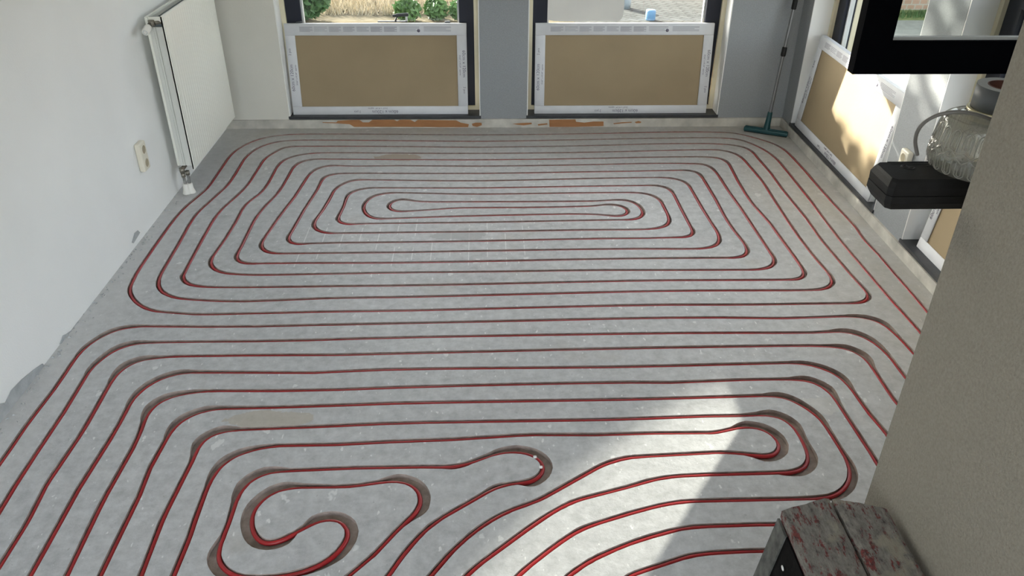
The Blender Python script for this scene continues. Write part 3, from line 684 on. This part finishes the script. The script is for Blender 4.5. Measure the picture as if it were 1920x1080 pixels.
# ------------------------------------------------------------------ tile packs
t_big = text_mesh('60cm x 120cm', .030); t_small = text_mesh('23,62" x 47,24"  approx.', .014); t_pcs = text_mesh('2 pcs', .022)
for q in (t_big, t_small, t_pcs): q.materials.append(MATS['print_purple'])
def printed(par, me_, loc, rot):
    o = link('print', me_, par); o.matrix_local = Matrix.Translation(loc) @ Matrix.Rotation(rot, 4, 'Y') @ Matrix.Rotation(PI/2, 4, 'X'); return o
def tile_pack(M, label, flip=False):
    root = empty('tile_pack'); root.matrix_world = M
    tag(root, label, 'tile pack', 'packs of large tiles leaning under the windows')
    w2, h_ = .602, .602
    tp, bt, sd_ = .076, .056, .066
    MB().box((-w2+.004, .010, .004), (w2-.004, .021, h_-.004)).build('tile', 'tile_back', root)
    MB().box((-w2+.004, .027, .004), (w2-.004, .038, h_-.004)).build('tile', 'tile_back', root)
    def flap(a, b_):
        o = MB().bbox((a[0], .003, a[1]), (b_[0], .009, b_[1]), .002, seg=1).build('cardboard_flap', 'cardboard_white', root); return o
    jl = random.uniform(-.004, .004)
    top_ = flap((-w2, h_-tp), (w2, h_)); bot_ = flap((-w2, 0), (w2, bt)); lf = flap((-w2, bt), (-w2+sd_+jl, h_-tp)); rt = flap((w2-sd_, bt), (w2, h_-tp))
    for nm, y0, y1 in (('tray', .0095, .0235), ('tray', .0255, .0405)):
        r_ = MB(); r_.box((-w2, y0, h_-.0035), (w2, y1, h_)).box((-w2, y0, 0), (w2, y1, .0035)).box((-w2, y0, .0035), (-w2+.0035, y1, h_-.0035)).box((w2-.0035, y0, .0035), (w2, y1, h_-.0035))
        r_.build(nm, 'cardboard_white', root)
    # print: block of small notices along the top flap
    x = -w2+.10
    for bi, (bw, n_, gap) in enumerate(((.085, 6, .012), (.085, 4, .012), (.08, 6, .014), (.075, 6, .014), (.08, 5, .012), (.075, 7, .014), (.085, 7, .018), (.13, 4, .03), (.18, 5, 0))):
        mb = MB()
        for i in range(n_):
            z = h_-.020-i*.034/n_; mb.box((x, .0022, z-.0030), (x+bw*(1-.18*(i % 3 == 2)), .0030, z))
        mb.build('print', 'print_grey', top_); x += bw+gap
    MB().lathe([(0, .0), (.011, 0), (.011, .0008), (0, .0008)], 8, M=Matrix.Translation((x-.215, .0028, h_-.046)) @ Matrix.Rotation(PI/2, 4, 'X')).build('print', 'print_purple', top_)
    xr = w2-sd_/2
    printed(rt, t_big, (xr+.012, .0025, .34), PI/2); printed(rt, t_small, (xr-.014, .0025, .33), PI/2); printed(rt, t_pcs, (xr+.012, .0025, .165), PI/2)
    printed(lf, t_big, (-xr-.012, .0025, .25), -PI/2); printed(lf, t_small, (-xr+.016, .0025, .27), -PI/2); printed(lf, t_pcs, (-xr-.012, .0025, .42), -PI/2)
    printed(bot_, t_big, (.03, .0025, .020), PI); printed(bot_, t_small, (-.02, .0025, .043), PI); printed(bot_, t_pcs, (-.16, .0025, .020), PI)
    return root
def lean(origin, xdir, ydir, ang, roll_=0): return frameM(origin, xdir, ydir) @ Matrix.Rotation(roll_, 4, 'Y') @ Matrix.Rotation(-ang, 4, 'X')
p1 = tile_pack(lean((-.722, YB+.030, ZSILL), (1, 0, 0), (0, 1, 0), .125, -.0), 'pack of large beige tiles in white card leaning under the back window nearest the radiator')
p2 = tile_pack(lean((.944, YB+.030, ZSILL), (1, 0, 0), (0, 1, 0), .125, .0), 'pack of large beige tiles in white card with a white board standing on it')
p3 = tile_pack(lean((XR+.004, 4.535, ZSILL+.001), (0, -1, 0), (1, 0, 0), .095, .004), 'sunlit pack of large beige tiles leaning at the right wall beside the squeegee')
p4 = tile_pack(lean((XR+.036, 2.82, ZSILL), (0, -1, 0), (1, 0, 0), .105), 'pack of large beige tiles half hidden below the black case')

# ------------------------------------------------------------------ things on the packs
ya = YB+.030+.604*math.sin(.125); za = ZSILL+.604*math.cos(.125)+.001
o = MB().prism([(x, 0, z) for x, z in ((0, .012), (.05, .003), (.12, 0), (.30, .004), (.46, 0), (.49, .012), (.503, .05), (.498, .5), (0, .5))], (0, .011, 0)).build('plasterboard_offcut', 'board_white')
o.location = (.425, ya+.012, za+.006); o.rotation_euler = (-.055, 0, 0)
tag(o, 'white plasterboard offcut with a ragged foot standing on a tile pack', 'board')
tw = empty('plastering_trowel', (-.60, ya+.018, za)); tag(tw, 'dark plastering trowel lying on top of the tile pack', 'trowel')
MB().box((-.105, -.012, .004), (.09, .012, .010)).build('blade', 'trowel_dark', tw)
MB().tube([(.01, 0, .010), (.02, 0, .032), (.035, 0, .046)], .006, 8).build('bracket', 'trowel_dark', tw)
MB().tube([(.085, 0, .010), (.085, 0, .046)], .007, 8).build('bracket', 'gasket', tw)
MB().tube([(-.005, 0, .042), (.03, 0, .047), (.09, 0, .050), (.10, 0, .050)], [.008, .011, .012, .009], 12).build('grip', 'trowel_dark', tw)
for x, lb in ((-1.225, 'small black peg on the tile pack near the window stile by the radiator'), (-.245, 'small black peg on the tile pack nearest the grey pier')):
    o = MB().bbox((x-.018, ya+.004, za-.001), (x+.018, ya+.022, za+.009), .002, seg=1).build('spacer_peg', 'trowel_dark'); tag(o, lb, 'peg', 'black pegs on the tile pack')

# ------------------------------------------------------------------ squeegee
sq = empty('floor_squeegee', (1.92, 5.196, 0)); tag(sq, 'teal floor squeegee with grey telescopic pole leaning in the corner', 'squeegee')
d = Vector((2.049-1.792, 5.132-5.26, 0)).normalized(); ang = math.atan2(d.y, d.x)
Ms = Matrix.Translation((1.9205, 5.196, 0)) @ Matrix.Rotation(ang, 4, 'Z')
child_world(MB().bbox((-.147, -.018, .006), (.147, .018, .034), .006, M=Ms).bbox((-.140, -.008, .030), (.140, .008, .040), .003, seg=1, M=Ms).build('head', 'teal_plastic'), sq)
child_world(MB().box((-.143, -.010, .0), (.143, -.004, .007), M=Ms).box((-.143, .004, .0), (.143, .010, .007), M=Ms).build('rubber_blade', 'black_line'), sq)
pa = Vector((1.926, 5.203, .045)); pb = Vector((2.040, 5.342, 1.40)); pd = (pb-pa).normalized()
child_world(MB().tube([pa-pd*.015, pa+pd*.03, pa+pd*.105], [.024, .019, .0155], 14).build('socket', 'teal_plastic'), sq)
child_world(MB().tube([pa+pd*.10, pa+pd*.80], .0105, 12).build('pole_lower', 'pole_grey'), sq)
child_world(MB().tube([pa+pd*.80, pb], .0125, 12).build('pole_upper', 'pole_grey'), sq)
for s_ in (.505, .80): child_world(MB().tube([pa+pd*(s_-.03), pa+pd*(s_-.025), pa+pd*(s_+.025), pa+pd*(s_+.03)], [.013, .0165, .0165, .013], 12).build('clamp_collar', 'black_plastic'), sq)

# ------------------------------------------------------------------ case, glass, tape and cable on the ledge
cs = empty('tool_case', (1.2, 1.64, 1.177)); tag(cs, 'long black plastic case sticking out past the plaster wall', 'case')
def case_half(z0, z1, inset_top, inset_bot):
    x0, x1, y0, y1 = .884, 1.50, 1.585, 1.700
    def ringp(z, i, c=.010): return [(x0+i+c, y0+i, z), (x1-i, y0+i, z), (x1-i, y1-i, z), (x0+i+c, y1-i, z), (x0+i, y1-i-c, z), (x0+i, y0+i+c, z)]
    rows = [ringp(z0, inset_bot), ringp((z0+z1)/2, min(inset_bot, inset_top)*.3), ringp(z1-.006 if inset_top > inset_bot else z1, inset_top*.55), ringp(z1, inset_top)]
    vs = [p for r_ in rows for p in r_]; k = 6
    fs = [(r_*k+i, r_*k+(i+1) % k, (r_+1)*k+(i+1) % k, (r_+1)*k+i) for r_ in range(len(rows)-1) for i in range(k)]+[tuple(range(k-1, -1, -1)), tuple(range(3*k, 4*k))]
    return MB().add(vs, fs)
child_world(case_half(1.177, 1.2115, .001, .010).build('base_half', 'black_plastic'), cs)
lid = case_half(1.2130, 1.2500, .009, .001).build('lid', 'black_plastic'); child_world(lid, cs)
em = MB()
em.lathe([(.0115, 0), (.0135, .0010), (.0155, 0)], 24, (.955, 1.662, 1.2500), closed=True)
em.box((.945, 1.660, 1.25), (.966, 1.664, 1.2510)).box((.953, 1.652, 1.25), (.957, 1.672, 1.2510))
for a, b_, y in ((.925, .962, 1.682), (.975, 1.025, 1.680), (1.000, 1.030, 1.666), (1.03, 1.07, 1.676)): em.box((a, y, 1.25), (b_, y+.0035, 1.2510))
em.box((.92, 1.689, 1.25), (1.30, 1.692, 1.2512))
child_world(em.build('embossing', 'black_line'), lid)

JC = (1.105, 1.655); JZ = 1.2505; RJ = .104
gl = empty('glass_shade', (JC[0], JC[1], JZ)); tag(gl, 'clear cut glass lamp shade with diamond band standing on the black case', 'lamp shade')
NT = 192; prof_o = []
def relief(a, h):
    """raised pattern of the pressed glass: flutes above and below a band of diamonds"""
    u = (a/(2*PI)*24) % 1
    if .035 < h < .060:
        v = (h-.0475)/.0125; q = abs(abs(u-.5)*2+abs(v)-1.0)
        return .0035*max(0, 1-q*4)+.002*max(0, 1-(abs(u-.5)*6+abs(v)*3))
    e = min(1, max(0, min(h-.004, .105-h)/.008))
    return .0032*e*max(0, 1-abs(abs(u-.5)*2-.72)*5)
rows = []
for i in range(57):
    h = .110*i/56; base = RJ*(.93+.07*min(1, h/.02)) if h < .02 else RJ*(1-.10*max(0, (h-.03)/.08)**1.4)
    rows.append((h, base, True))
for h, r_ in ((.114, RJ*.86), (.119, RJ*.76), (.122, RJ*.62), (.1235, RJ*.50), (.127, RJ*.475), (.132, RJ*.47)): rows.append((h, r_, False))
inner = [(.132, RJ*.43), (.124, RJ*.44), (.118, RJ*.60), (.114, RJ*.74), (.108, RJ*.84), (.02, RJ*.94), (.006, RJ*.90), (.0045, RJ*.4), (.0045, .001)]
vs = []
vs += [(JC[0]+.001*math.cos(2*PI*k/NT), JC[1]+.001*math.sin(2*PI*k/NT), JZ) for k in range(NT)]
for h, r_, rel in rows:
    for k in range(NT):
        a = 2*PI*k/NT; rr_ = r_+(relief(a, h) if rel else 0); vs.append((JC[0]+rr_*math.cos(a), JC[1]+rr_*math.sin(a), JZ+h))
for h, r_ in inner:
    for k in range(NT): a = 2*PI*k/NT; vs.append((JC[0]+r_*math.cos(a), JC[1]+r_*math.sin(a), JZ+h))
nr = 1+len(rows)+len(inner); fs = [(i*NT+k, i*NT+(k+1) % NT, (i+1)*NT+(k+1) % NT, (i+1)*NT+k) for i in range(nr-1) for k in range(NT)]
child_world(MB().add(vs, fs, 0, True).build('glass_body', 'cut_glass'), gl)
rp = MB()
def jp(a, h): 
    r_ = (RJ*(.93+.07*min(1, h/.02)) if h < .02 else RJ*(1-.10*max(0, (h-.03)/.08)**1.4))+.0008
    return (JC[0]+r_*math.cos(a), JC[1]+r_*math.sin(a), JZ+h)
NP = 22
for i in range(NP):
    a0 = 2*PI*i/NP; w_ = 2*PI/NP
    rp.tube([jp(a0, .048), jp(a0+w_*.25, .054), jp(a0+w_*.5, .060), jp(a0+w_*.75, .054), jp(a0+w_, .048)], .0013, 5, cap=False)
    rp.tube([jp(a0, .048), jp(a0+w_*.25, .042), jp(a0+w_*.5, .036), jp(a0+w_*.75, .042), jp(a0+w_, .048)], .0013, 5, cap=False)
    rp.tube([jp(a0+w_*.38, .048), jp(a0+w_*.5, .052), jp(a0+w_*.62, .048), jp(a0+w_*.5, .044), jp(a0+w_*.38, .048)], .0012, 5, cap=False)
    for h0, h1, arch in ((.058, .094, .104), (.038, .010, .003)):
        rp.tube([jp(a0+w_*.16, h0), jp(a0+w_*.16, h1), jp(a0+w_*.28, (h1+arch*2)/3), jp(a0+w_*.5-w_*.0, arch)]+[jp(a0+w_*.72, (h1+arch*2)/3), jp(a0+w_*.84, h1), jp(a0+w_*.84, h0)], .0014, 5, cap=False)
        rp.tube([jp(a0+w_*.36, h0+(h1-h0)*.25), jp(a0+w_*.36, h1), jp(a0+w_*.5, h1+(arch-h1)*.5), jp(a0+w_*.64, h1), jp(a0+w_*.64, h0+(h1-h0)*.25)], .0010, 5, cap=False)
child_world(tag(rp.build('pressed_pattern', 'glass_ridge'), kind='stuff'), gl)
child_world(MB().lathe([(RJ*.475, .1325), (RJ*.52, .1325), (RJ*.52, .1375), (RJ*.40, .1375), (RJ*.40, .1325)], 40, (JC[0], JC[1], JZ), closed=True).build('fitting_ring', 'brass_ring'), gl)
TZ = JZ+.138
tp_ = empty('tape_roll', (JC[0]+.012, JC[1], TZ)); tag(tp_, 'roll of grey duct tape standing on the glass shade', 'tape')
TC = (JC[0]+.014, JC[1]+.0)
child_world(MB().lathe([(.0395, .0), (.060, .0), (.060, .05), (.0395, .05)], 48, (*TC, TZ), closed=True).build('tape', ['tape_grey', 'tape_side']), tp_)
tape = tp_.children[0]
for f in tape.data.polygons:
    if abs(f.normal.z) > .8: f.material_index = 1; f.use_smooth = False
child_world(MB().lathe([(.0365, .0), (.0393, .0), (.0393, .0505), (.0365, .0505)], 48, (*TC, TZ), closed=True).build('core', 'card_core'), tp_)
# cable bow hanging past the glass
def cpt(u, v, y): q = on_y(u, v, y); return (q.x, q.y, q.z)
pts = [cpt(1720, 290, 1.60), cpt(1716, 265, 1.59), cpt(1722, 243, 1.575), cpt(1738, 226, 1.56), cpt(1765, 214, 1.545), cpt(1800, 210, 1.535), cpt(1835, 216, 1.535), cpt(1868, 228, 1.535)]
c3 = []
for i in range(len(pts)-1):
    p0, p1_, p2_, p3_ = [Vector(pts[min(max(i+j, 0), len(pts)-1)]) for j in (-1, 0, 1, 2)]
    for j in range(6):
        t = j/6; c3.append(.5*((2*p1_)+(p2_-p0)*t+(2*p0-5*p1_+4*p2_-p3_)*t*t+(3*p1_-p0-3*p2_+p3_)*t**3))
c3 += [Vector(pts[-1]), Vector((1.155, 1.53, 1.33)), Vector((1.20, 1.52, 1.27)), Vector((1.28, 1.505, 1.20)), Vector((1.36, 1.50, 1.182)), Vector((1.48, 1.50, 1.182))]
o = MB().tube(c3, .0040, 10).build('cable', 'cable_grey'); tag(o, 'stiff grey cable bowing out beside the glass shade', 'cable')

# ------------------------------------------------------------------ step stool
st = empty('step_stool', (.83, 1.1, 0)); tag(st, 'plaster spattered red step stool against the beige foreground wall', 'step stool')
def slab(x0, x1, y0, y1, zt, th, crown0, crown1, nx=10, ny=24, seed=0):
    rnd = random.Random(seed); vs = []
    for j in range(ny+1):
        for i in range(nx+1):
            s_ = i/nx; x = x0+(x1-x0)*s_; yf = y1+crown0*(1-s_)+crown1*s_+rnd.uniform(-.0015, .0015)*(j == ny)
            vs.append((x, y0+(yf-y0)*j/ny, zt+.0022*rnd.random()-.004*((s_ < .01 or s_ > .99))))
    k = len(vs); vs += [(x, y, zt-th) for x, y, z in vs]; W_ = nx+1
    fs = [(j*W_+i, j*W_+i+1, (j+1)*W_+i+1, (j+1)*W_+i) for j in range(ny) for i in range(nx)]
    fs += [(k+j*W_+i, k+(j+1)*W_+i, k+(j+1)*W_+i+1, k+j*W_+i+1) for j in range(ny) for i in range(nx)]
    for i in range(nx): fs += [(i+1, i, k+i, k+i+1), (ny*W_+i, ny*W_+i+1, k+ny*W_+i+1, k+ny*W_+i)]
    for j in range(ny): fs += [(j*W_, (j+1)*W_, k+(j+1)*W_, k+j*W_), ((j+1)*W_+nx, j*W_+nx, k+j*W_+nx, k+(j+1)*W_+nx)]
    return MB().add(vs, fs)
SX0, SX1, SXM, SY0, SY1, SZ = .702, .958, .835, .86, 1.345, .50
a_ = slab(SX0, SXM-.004, SY0, SY1, SZ, .022, 0, .038, seed=3).build('tread_board', 'stool_splatter'); child_world(a_, st)
b2 = slab(SXM+.004, SX1, SY0, SY1, SZ, .022, .034, 0, seed=5).build('tread_board', 'stool_splatter'); child_world(b2, st)
child_world(MB().box((SXM-.03, SY0+.01, SZ-.030), (SXM+.03, SY1+.02, SZ-.0225)).box((SX0+.002, SY0+.004, SZ-.045), (SX0+.010, SY1-.004, SZ-.023)).box((SX1-.010, SY0+.004, SZ-.045), (SX1-.002, SY1-.004, SZ-.023)).build('tread_frame', 'stool_red'), st)
def leg_plate(xa, xb, y0, y1):
    """splayed sheet leg from under the tread down to the floor"""
    s_ = 1 if xb > xa else -1; t = .006
    return MB().add([(xa, y0, SZ-.023), (xa, y1, SZ-.023), (xb, y1, 0), (xb, y0, 0), (xa+t*s_, y0, SZ-.023), (xa+t*s_, y1, SZ-.023), (xb+t*s_, y1, 0), (xb+t*s_, y0, 0)],
                    [(0, 1, 2, 3), (7, 6, 5, 4), (0, 4, 5, 1), (1, 5, 6, 2), (2, 6, 7, 3), (3, 7, 4, 0)])
child_world(leg_plate(SX0-.002, SX0-.060, SY1-.06, SY1-.004).build('leg', 'stool_dirty'), st)
child_world(leg_plate(SX0-.002, SX0-.060, SY0+.004, SY0+.06).build('leg', 'stool_dirty'), st)
child_world(leg_plate(SX1-.012, SX1+.002, SY1-.06, SY1-.004).build('leg', 'stool_dirty'), st)
child_world(leg_plate(SX1-.012, SX1+.002, SY0+.004, SY0+.06).build('leg', 'stool_dirty'), st)
sp_ = MB(); sp_.add([(SX0-.004, SY0+.06, SZ-.025), (SX0-.004, SY1-.058, SZ-.025), (SX0-.052, SY1-.03, .08), (SX0-.052, SY0+.03, .08), (SX0+.0, SY0+.06, SZ-.025), (SX0+.0, SY1-.058, SZ-.025), (SX0-.048, SY1-.03, .08), (SX0-.048, SY0+.03, .08)], [(0, 1, 2, 3), (7, 6, 5, 4), (0, 4, 5, 1), (1, 5, 6, 2), (2, 6, 7, 3), (3, 7, 4, 0)])
rv = min((on_y(1472, 1065, 1.05+.002*i) for i in range(150)), key=lambda q: abs(q.x-(SX0-.0+.000-(.475-q.z)*.125)))
sp_o = sp_.build('side_sheet', 'stool_metal'); child_world(sp_o, st)
child_world(MB().lathe([(0, 0), (.0065, 0), (.0065, .002), (0, .0025)], 14, M=Matrix.Translation(rv-Vector((.005, 0, 0))) @ Matrix.Rotation(-PI/2-.12, 4, 'Y')).build('hole_light_disc', 'white_chip'), sp_o)  # pale disc painted for floor light showing through a hole in the leg
for y in (SY1-.035, SY0+.02): child_world(MB().box((SX0-.045, y, .10), (SX1, y+.015, .14)).build('cross_brace', 'stool_metal'), st)
# two white chips by the pipe bend
for u, v, lb in ((1003, 858, 'white plaster chip at the outer bend of the small pipe loop, farther one'), (1014, 877, 'white plaster chip at the outer bend of the small pipe loop, nearer one')):
    q = on_z(u, v, .0)
    o = MB().bbox((q.x-.006, q.y-.006, 0.0002), (q.x+.006, q.y+.006, .006), .002, seg=1).build('plaster_chip', 'white_chip'); tag(o, lb, 'chip', 'plaster chips at the pipe loop')

# ------------------------------------------------------------------ outside
ZG = -2.9
o = MB().box((-60, -60, ZG-.3), (60, 60, ZG-.02)).build('ground', 'soil'); tag(o, 'ground around the house', kind='structure')
o = MB().box((2.3, 7.0, ZG-.02), (30, 40, ZG)).build('pavement', 'paving'); tag(o, 'sunlit pale brick pavement outside', kind='structure')
simple('driveway_stone', (.40, .41, .36), .95, var=.12, vs=6, spec=0)
o = MB().box((7.8, 15.0, ZG), (17, 21.0, ZG+.02)).build('driveway', 'driveway_stone'); tag(o, 'pale driveway in front of the brick house', kind='structure')
rnd = random.Random(11)
def blades(n_, box_, h, wd, tilt, rnd):
    mb = MB()
    for _ in range(n_):
        x = rnd.uniform(box_[0], box_[1]); y = rnd.uniform(box_[2], box_[3]); hh = h*rnd.uniform(.5, 1.2); a = rnd.uniform(0, PI); tx, ty = rnd.uniform(-tilt, tilt), rnd.uniform(-tilt, tilt)
        dx, dy = math.cos(a)*wd, math.sin(a)*wd
        mb.add([(x-dx, y-dy, ZG-.02), (x+dx, y+dy, ZG-.02), (x+tx*hh, y+ty*hh, ZG+hh)], [(0, 1, 2)])
    return mb
o = blades(14000, (-7.5, .8, 21.75, 28), .24, .018, .6, rnd).build('dry_stubble', 'dry_straw'); tag(o, 'dry straw coloured stubble on the field outside', 'stubble', kind='stuff')
def leafy(c, rad_, n_, size, rnd, flat=1.0):
    mb = MB()
    for _ in range(n_):
        while True:
            p = Vector((rnd.uniform(-1, 1), rnd.uniform(-1, 1), rnd.uniform(-1, 1)))
            if .25 < p.length < 1: break
        q = Vector((c[0]+p.x*rad_[0], c[1]+p.y*rad_[1], c[2]+p.z*rad_[2])); s_ = size*rnd.uniform(.6, 1.3)
        a = Vector((rnd.gauss(0, 1), rnd.gauss(0, 1), rnd.gauss(0, 1)*flat)).normalized(); b_ = a.orthogonal().normalized()
        mb.add([q-a*s_, q+b_*s_*.5, q+a*s_, q-b_*s_*.5], [(0, 1, 2, 3)])
    return mb
def shrub(name, c, rad_, n_, size, mat, label, cat, group=None):
    root = empty(name, (c[0], c[1], ZG)); tag(root, label, cat, group)
    child_world(leafy((c[0], c[1], ZG+rad_[2]*.95), rad_, n_, size, rnd).build('foliage', mat), root)
    child_world(MB().tube([(c[0], c[1], ZG-.02), (c[0]+.03, c[1], ZG+rad_[2])], [.05, .02], 7).build('stem', 'bark'), root)
shrub('shrub', (-4.78, 21.25), (.95, .48, .75), 2600, .10, 'leaf_green', 'rounded dark green bush seen through the window beside the radiator', 'bush')
for i, (x, y, r_) in enumerate(((-1.95, 21.15, .36), (-1.24, 21.3, .30), (-.55, 21.2, .34))):
    shrub('weed_clump', (x, y), (r_*.95, .28, .26), 500, .10, 'weed_green', ['light green weed clump behind the trowel', 'light green weed clump midway between trowel and window stile', 'light green weed clump nearest the grey pier'][i], 'weeds', 'weeds at the edge of the field')
o = MB().tube([(-1.98, 22.6, ZG-.02), (-1.95, 22.6, ZG+1.5)], .022, 8).build('fence_stake', 'post_wood'); tag(o, 'thin wooden stake standing in the dry field', 'stake')
o = MB().lathe([(0, 0), (.12, 0), (.13, .03), (.13, .22), (.12, .25), (0, .25)], 16, (4.28, 21.15, ZG)).build('plastic_tub', 'drum_blue'); tag(o, 'small blue tub standing on the pavement', 'tub')
o = MB().lathe([(0, 0), (.14, 0), (.16, .30), (.12, .36), (0, .36)], 16, (3.84, 22.5, ZG)).build('waste_bin', 'fin_grey'); tag(o, 'small grey bin on the pavement beside the board', 'bin')
# brick house across the street
bh = empty('brick_house', (11, 23, ZG)); tag(bh, 'red brick house across the street behind the open sash', 'house')
child_world(MB().box((10.2, 22.15, ZG), (17, 29, ZG+5.5)).build('main_wall', 'red_brick'), bh)
child_world(MB().box((7.6, 22.05, ZG), (10.2, 29, ZG+5.5)).build('wing_wall', 'red_brick'), bh)
child_world(MB().box((7.3, 21.95, ZG+5.5), (17.3, 29.3, ZG+5.8)).build('roof_edge', 'sill_dark'), bh)
o = MB().box((10.2, 21.0, ZG-.01), (17, 22.15, ZG+.03)).build('lawn_strip', 'grass'); tag(o, 'grass verge at the foot of the brick house', kind='structure')
o = blades(1500, (10.25, 15, 21.15, 21.85), .15, .02, .5, rnd).build('verge_grass', 'weed_green'); tag(o, 'grass blades along the verge of the brick house', 'grass', kind='stuff')

# shade tree between the sun and the back windows
tree = empty('shade_tree', (-9.2, 17.6, ZG)); tag(tree, 'tall leafy tree outside shading the back windows', 'tree')
mb = MB(); rnd = random.Random(5)
NL = 11000; k = 0
while k < NL:
    xw = rnd.uniform(-2.1, 1.75); zw = rnd.uniform(.1, 2.9); dep = rnd.uniform(12.5, 15.5)     # where a leaf's shadow meets the window wall
    if xw < .30: dens = 1 if ((xw+.85)/1.25)**2+((zw-1.35)/1.6)**2 < 1 else 0
    elif zw < 1.22: dens = .36*max(0, min(1, (.97-zw+(.95-xw)*.45)/.12))
    elif zw < 1.46: dens = .85
    else: dens = .36
    if rnd.random() > dens: continue
    if xw > .30: dep = dep*.5+(.6 if zw < 1.22 else 0)
    q = Vector((xw, 5.5, zw))-SUN*dep
    a = Vector((rnd.gauss(0, 1), rnd.gauss(0, 1), rnd.gauss(0, .7))).normalized(); b_ = a.orthogonal().normalized(); sz = rnd.uniform(.05, .11)*(1 if xw < .3 else .8)
    mb.add([q-a*sz, q+b_*sz*.55, q+a*sz, q-b_*sz*.55], [(0, 1, 2, 3)]); k += 1
crown = mb.build('crown', 'leaf_green')
cc = Vector((-.85, 5.5, 1.35))-SUN*14; tree.location = (cc.x-.8, cc.y+.3, ZG); bpy.context.view_layer.update()
child_world(MB().tube([(cc.x-.8, cc.y+.3, ZG-.02), (cc.x-.6, cc.y+.2, ZG+4), (cc.x-.1, cc.y, cc.z-.6), (cc.x+.1, cc.y, cc.z+1.2)], [.22, .17, .11, .04], 10).tube([(cc.x-.2, cc.y, cc.z-.9), (cc.x+.5, cc.y+.2, cc.z+.1), (cc.x+1.6, cc.y+.9, cc.z+.3)], [.08, .05, .02], 8).tube([(cc.x+.1, cc.y, cc.z-.3), (-5.2, 13.6, 4.9), (-2.9, 10.9, 3.9), (-2.2, 10.2, 3.4)], [.09, .06, .035, .012], 8).build('trunk', 'bark'), tree)
child_world(crown, tree)
